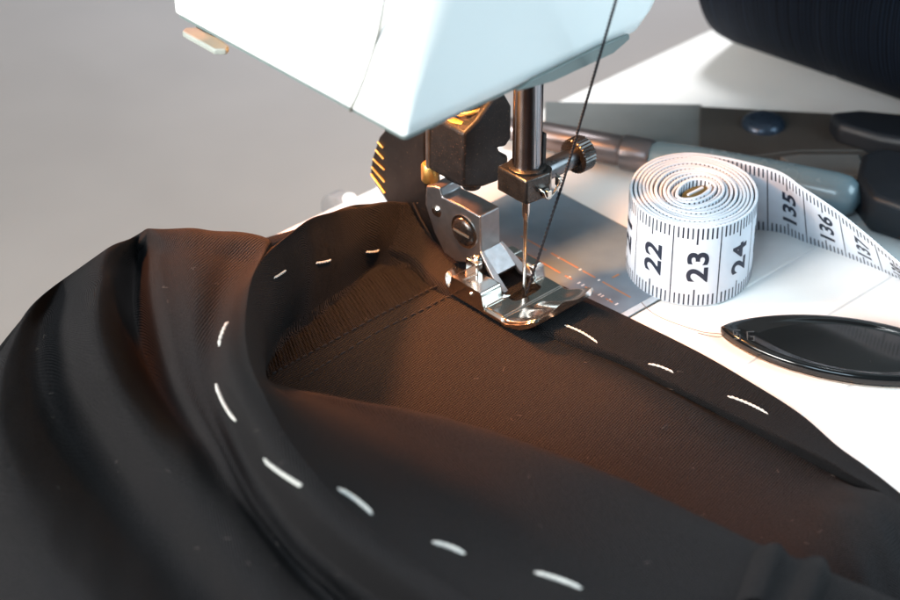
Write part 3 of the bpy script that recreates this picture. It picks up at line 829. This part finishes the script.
for a, b in zip(rr, rr[1:]):
    for k in range(60): bm.faces.new((a[k], a[(k+1) % 60], b[(k+1) % 60], b[k]))
bm.faces.new(rr[0][::-1]); bm.faces.new(rr[-1]); bmesh.ops.recalc_face_normals(bm, faces=bm.faces)
obj('top_shell', bm, M['gloss'], ON, angle=60)
lay_ = [oval(Wd+.0, .0, Lo, .002), oval(Wd+.01, -.02, Lo+.02, .045)]
bm = bmesh.new(); rr = [[bm.verts.new(p) for p in o] for o in lay_]
for k in range(60): bm.faces.new((rr[0][k], rr[0][(k+1) % 60], rr[1][(k+1) % 60], rr[1][k]))
bm.faces.new(rr[0][::-1]); bm.faces.new(rr[1]); bmesh.ops.recalc_face_normals(bm, faces=bm.faces)
obj('metal_base', bm, M['snip_metal'], ON)
# two embossed marks near the tip
em = []
def seg(c, pts, r=.014): em.append(tube_bm([W(c[0]+x, c[1]+y, .268) for x, y in pts], r, 6))
for c, strokes in (((736.8, 334.5), (((3.4,-4.2),(-3.4,-4),(-3.2,.2),(3.2,.4),(3.2,4.5),(-3,4.2)), ((.2,-2),(.2,2)))), ((750.5, 336), (((3.6,-4.4),(-3.2,-4.2),(-3,4.2),(3.6,4.6),(3.6,.6),(.2,.4)),))):
    for s_ in strokes: seg(c, s_)
obj('embossed_mark', join(*em), M['embossed'], ON)

# loose ends of fine thread beside the snips
M['wisp'] = mat('fine_grey_thread', (.12, .10, .09), .6)
for k, (pl_, lab) in enumerate(((((641,302,.02),(650,311,.12),(662,318,.06),(680,325,.05),(703,332,.1),(722,334,.16)), 'longer fine brown thread curling from the tape roll to the black snips'),
                     (((698,333,.02),(708,335.5,.05),(718,337,.03),(723,336,.06)), 'very short brown thread end touching the tip of the black snips'))):
    pp = spline([W(*a) for a in pl_], 8)
    tag(obj('loose_thread', tube_bm(pp, .0075, 6), M['wisp'], base=pp[0]), lab, 'thread end')

# ------------------------------------------------------------------ seam ripper
A0, A1 = W(522, 131, .42), W(861, 199, .5)
A0 = Vector((A0.x, A0.y, .42)); A1 = Vector((A1.x, A1.y, .5)); dR = (A1-A0)
def onr(px):      # parameter along the tool where it shows at picture column px
    return min(((abs(PX(A0+dR*(k/400))[0]-px), k/400) for k in range(401)))[1]
SR = empty('seam_ripper', A0+dR*.5, 'seam ripper with grey blue rounded handle and metal collar lying behind the rolled tape', 'seam ripper')
t1, t2, t3 = onr(622), onr(652), onr(858)
obj('handle', lathe_bm(A0+dR*t2, A1, [(0, .34), (.03, .40), (.2, .45), (.6, .50), (.88, .50), (.94, .46), (.98, .34), (1, .08)], 32), M['ripper'], SR)
obj('collar', lathe_bm(A0+dR*t1, A0+dR*t2, [(0, .36), (.08, .42), (.9, .42), (1, .38)], 32), M['ripper_metal'], SR)
obj('sleeve', lathe_bm(A0-dR*.05, A0+dR*t1, [(0, .26), (.3, .33), (.97, .37), (1, .34)], 32), M['ripper_metal'], SR)

# ------------------------------------------------------------------ scissors
SX = W(763, 127, .3)
SCI = empty('scissors', SX, 'black handled scissors lying closed behind the seam ripper, grey blades pointing left', 'scissors')
def flat(pxs, z, th): return prism_bm([W(x, y, z) for x, y in pxs], (0, 0, -th))
bevel(obj('blade', flat(((545,101),(702,104),(702,150),(620,146),(545,128)), .30, .14), M['blade2'], SCI), .03, 2)
bevel(obj('blade', flat(((700,106),(830,113),(872,122),(880,150),(800,150),(700,162)), .36, .2), M['blade'], SCI), .03, 2)
bevel(obj('blade', flat(((770,150),(858,142),(862,175),(800,170)), .24, .14), M['blade2'], SCI), .03, 2)
obj('pivot_screw', lathe_bm(SX+Vector((0, 0, .02)), SX+Vector((0, 0, .28)), [(0, .52), (.4, .52), (.8, .44), (1, .26)], 32), M['pivot'], SCI)
def blob(pxs, z0, z1, name):
    bm = prism_bm([W(x, y, z1) for x, y in pxs], (0, 0, z0-z1)); o = obj(name, bm, M['handle'], SCI); bevel(o, .16, 5); return o
blob(((829,111),(860,108),(960,118),(1010,140),(1010,158),(940,146),(880,136),(838,124)), .25, .85, 'handle')
blob(((862,152),(880,146),(960,158),(1010,185),(1010,235),(940,218),(872,196),(857,176)), .0, .95, 'handle')

# ------------------------------------------------------------------ spool
RS = 3.3
c0 = W(738, 52, 0)+HA*1.9; dS = (W(900, 108, 0)+HA*1.9-c0).normalized()
c0 = Vector((c0.x, c0.y, RS))+dS*.6-HA*.25; c1 = c0+dS*11
SP = empty('thread_spool', (c0+c1)/2-Vector((0, 0, RS)), 'large spool of navy black thread lying on its side at the upper right', 'thread spool')
bm = lathe_bm(c0, c1, [(0, RS*.86), (.004, RS*.93), (.02, RS*.985), (.05, RS), (.3, RS*1.0), (.31, RS*.99), (.33, RS*1.0), (.95, RS), (1, RS*.9)], 72)
sp = obj('thread_winding', bm, M['yarn'], SP)
lay = sp.data.uv_layers.new(name='UVMap'); mid = (c0+c1)/2; L_ = rootloc(SP)
for f in sp.data.polygons:
    for li in f.loop_indices:
        co = (sp.data.vertices[sp.data.loops[li].vertex_index].co+L_)/S-c0
        lay.data[li].uv = (0, 0); lay.data[li].uv = (co.cross(dS).length*.01, co.dot(dS)*.01)
obj('spool_core', lathe_bm(c0-dS*.25, c1+dS*.25, [(0, .9), (.01, 1.0), (.99, 1.0), (1, .9)], 40), M['grey'], SP)

# ------------------------------------------------------------------ light
wd = bpy.data.worlds.new('World'); sc.world = wd; wd.use_nodes = True; nt = wd.node_tree; bg = nt.nodes['Background']
bg.inputs[0].default_value = (.72, .95, 1, 1); bg.inputs[1].default_value = .12
def area(name, loc, to, size, power, col, sy=None):
    l = bpy.data.lights.new(name, 'AREA'); l.energy = power; l.color = col; l.size = size*S
    if sy: l.shape = 'RECTANGLE'; l.size_y = sy*S
    o = bpy.data.objects.new(name, l); C.objects.link(o); o.location = Vector(loc)*S
    o.rotation_euler = (Vector(to)-Vector(loc)).to_track_quat('-Z', 'Y').to_euler(); return o
def spread(o, deg): o.data.spread = math.radians(deg)
area('window_light', (20, -24, 17), (4, -3, 0), 20, .96, (.64, .87, 1.0))
area('left_softbox', (-46, 6, 24), (-6, 2, 12), 22, .62, (1, .98, .93)); spread(bpy.data.objects['left_softbox'], 50)
area('fill_softbox', (-40, -20, 34), (-4, 1, 0), 22, 1.40, (.64, .85, 1.0))
area('back_light', (9, 9, 52), (9, 6, 0), 9, 2.8, (.96, .98, 1))
area('desk_light', (-60, 60, 50), (20, 60, -9), 60, .6, (1, .95, .9)); spread(bpy.data.objects['desk_light'], 90)  # added fill that brightens the desk, no such lamp stands there
area('cool_desk_light', (48, 14, 34), (26, 34, -9), 20, .30, (.50, .68, 1.0)); spread(bpy.data.objects['cool_desk_light'], 60)  # added bluish fill, tints the right part of the desk
def spot(name, loc, to, power, size, col, r, blend=.8):
    l = bpy.data.lights.new(name, 'SPOT'); l.energy = power; l.color = col; l.shadow_soft_size = r*S; l.spot_size = math.radians(size); l.spot_blend = blend
    o = bpy.data.objects.new(name, l); C.objects.link(o); o.location = Vector(loc)*S
    o.rotation_euler = (Vector(to)-Vector(loc)).to_track_quat('-Z', 'Y').to_euler()
spot('warm_desk_lamp', (-1.0, 15.5, 11), (-3.6, .4, .6), 10.0, 33, (1, .31, .10), 1.2)
spot('machine_lamp', (-2.0, 1.4, 7.4), (.2, -.6, 0), .58, 96, (1, .41, .13), .30)

sc.view_settings.view_transform = 'Standard'; sc.view_settings.look = 'None'; sc.view_settings.gamma = 1; sc.view_settings.exposure = 0
sc.render.engine = 'CYCLES'; sc.cycles.max_bounces = 8
sc.render.resolution_x = 1024; sc.render.resolution_y = 683
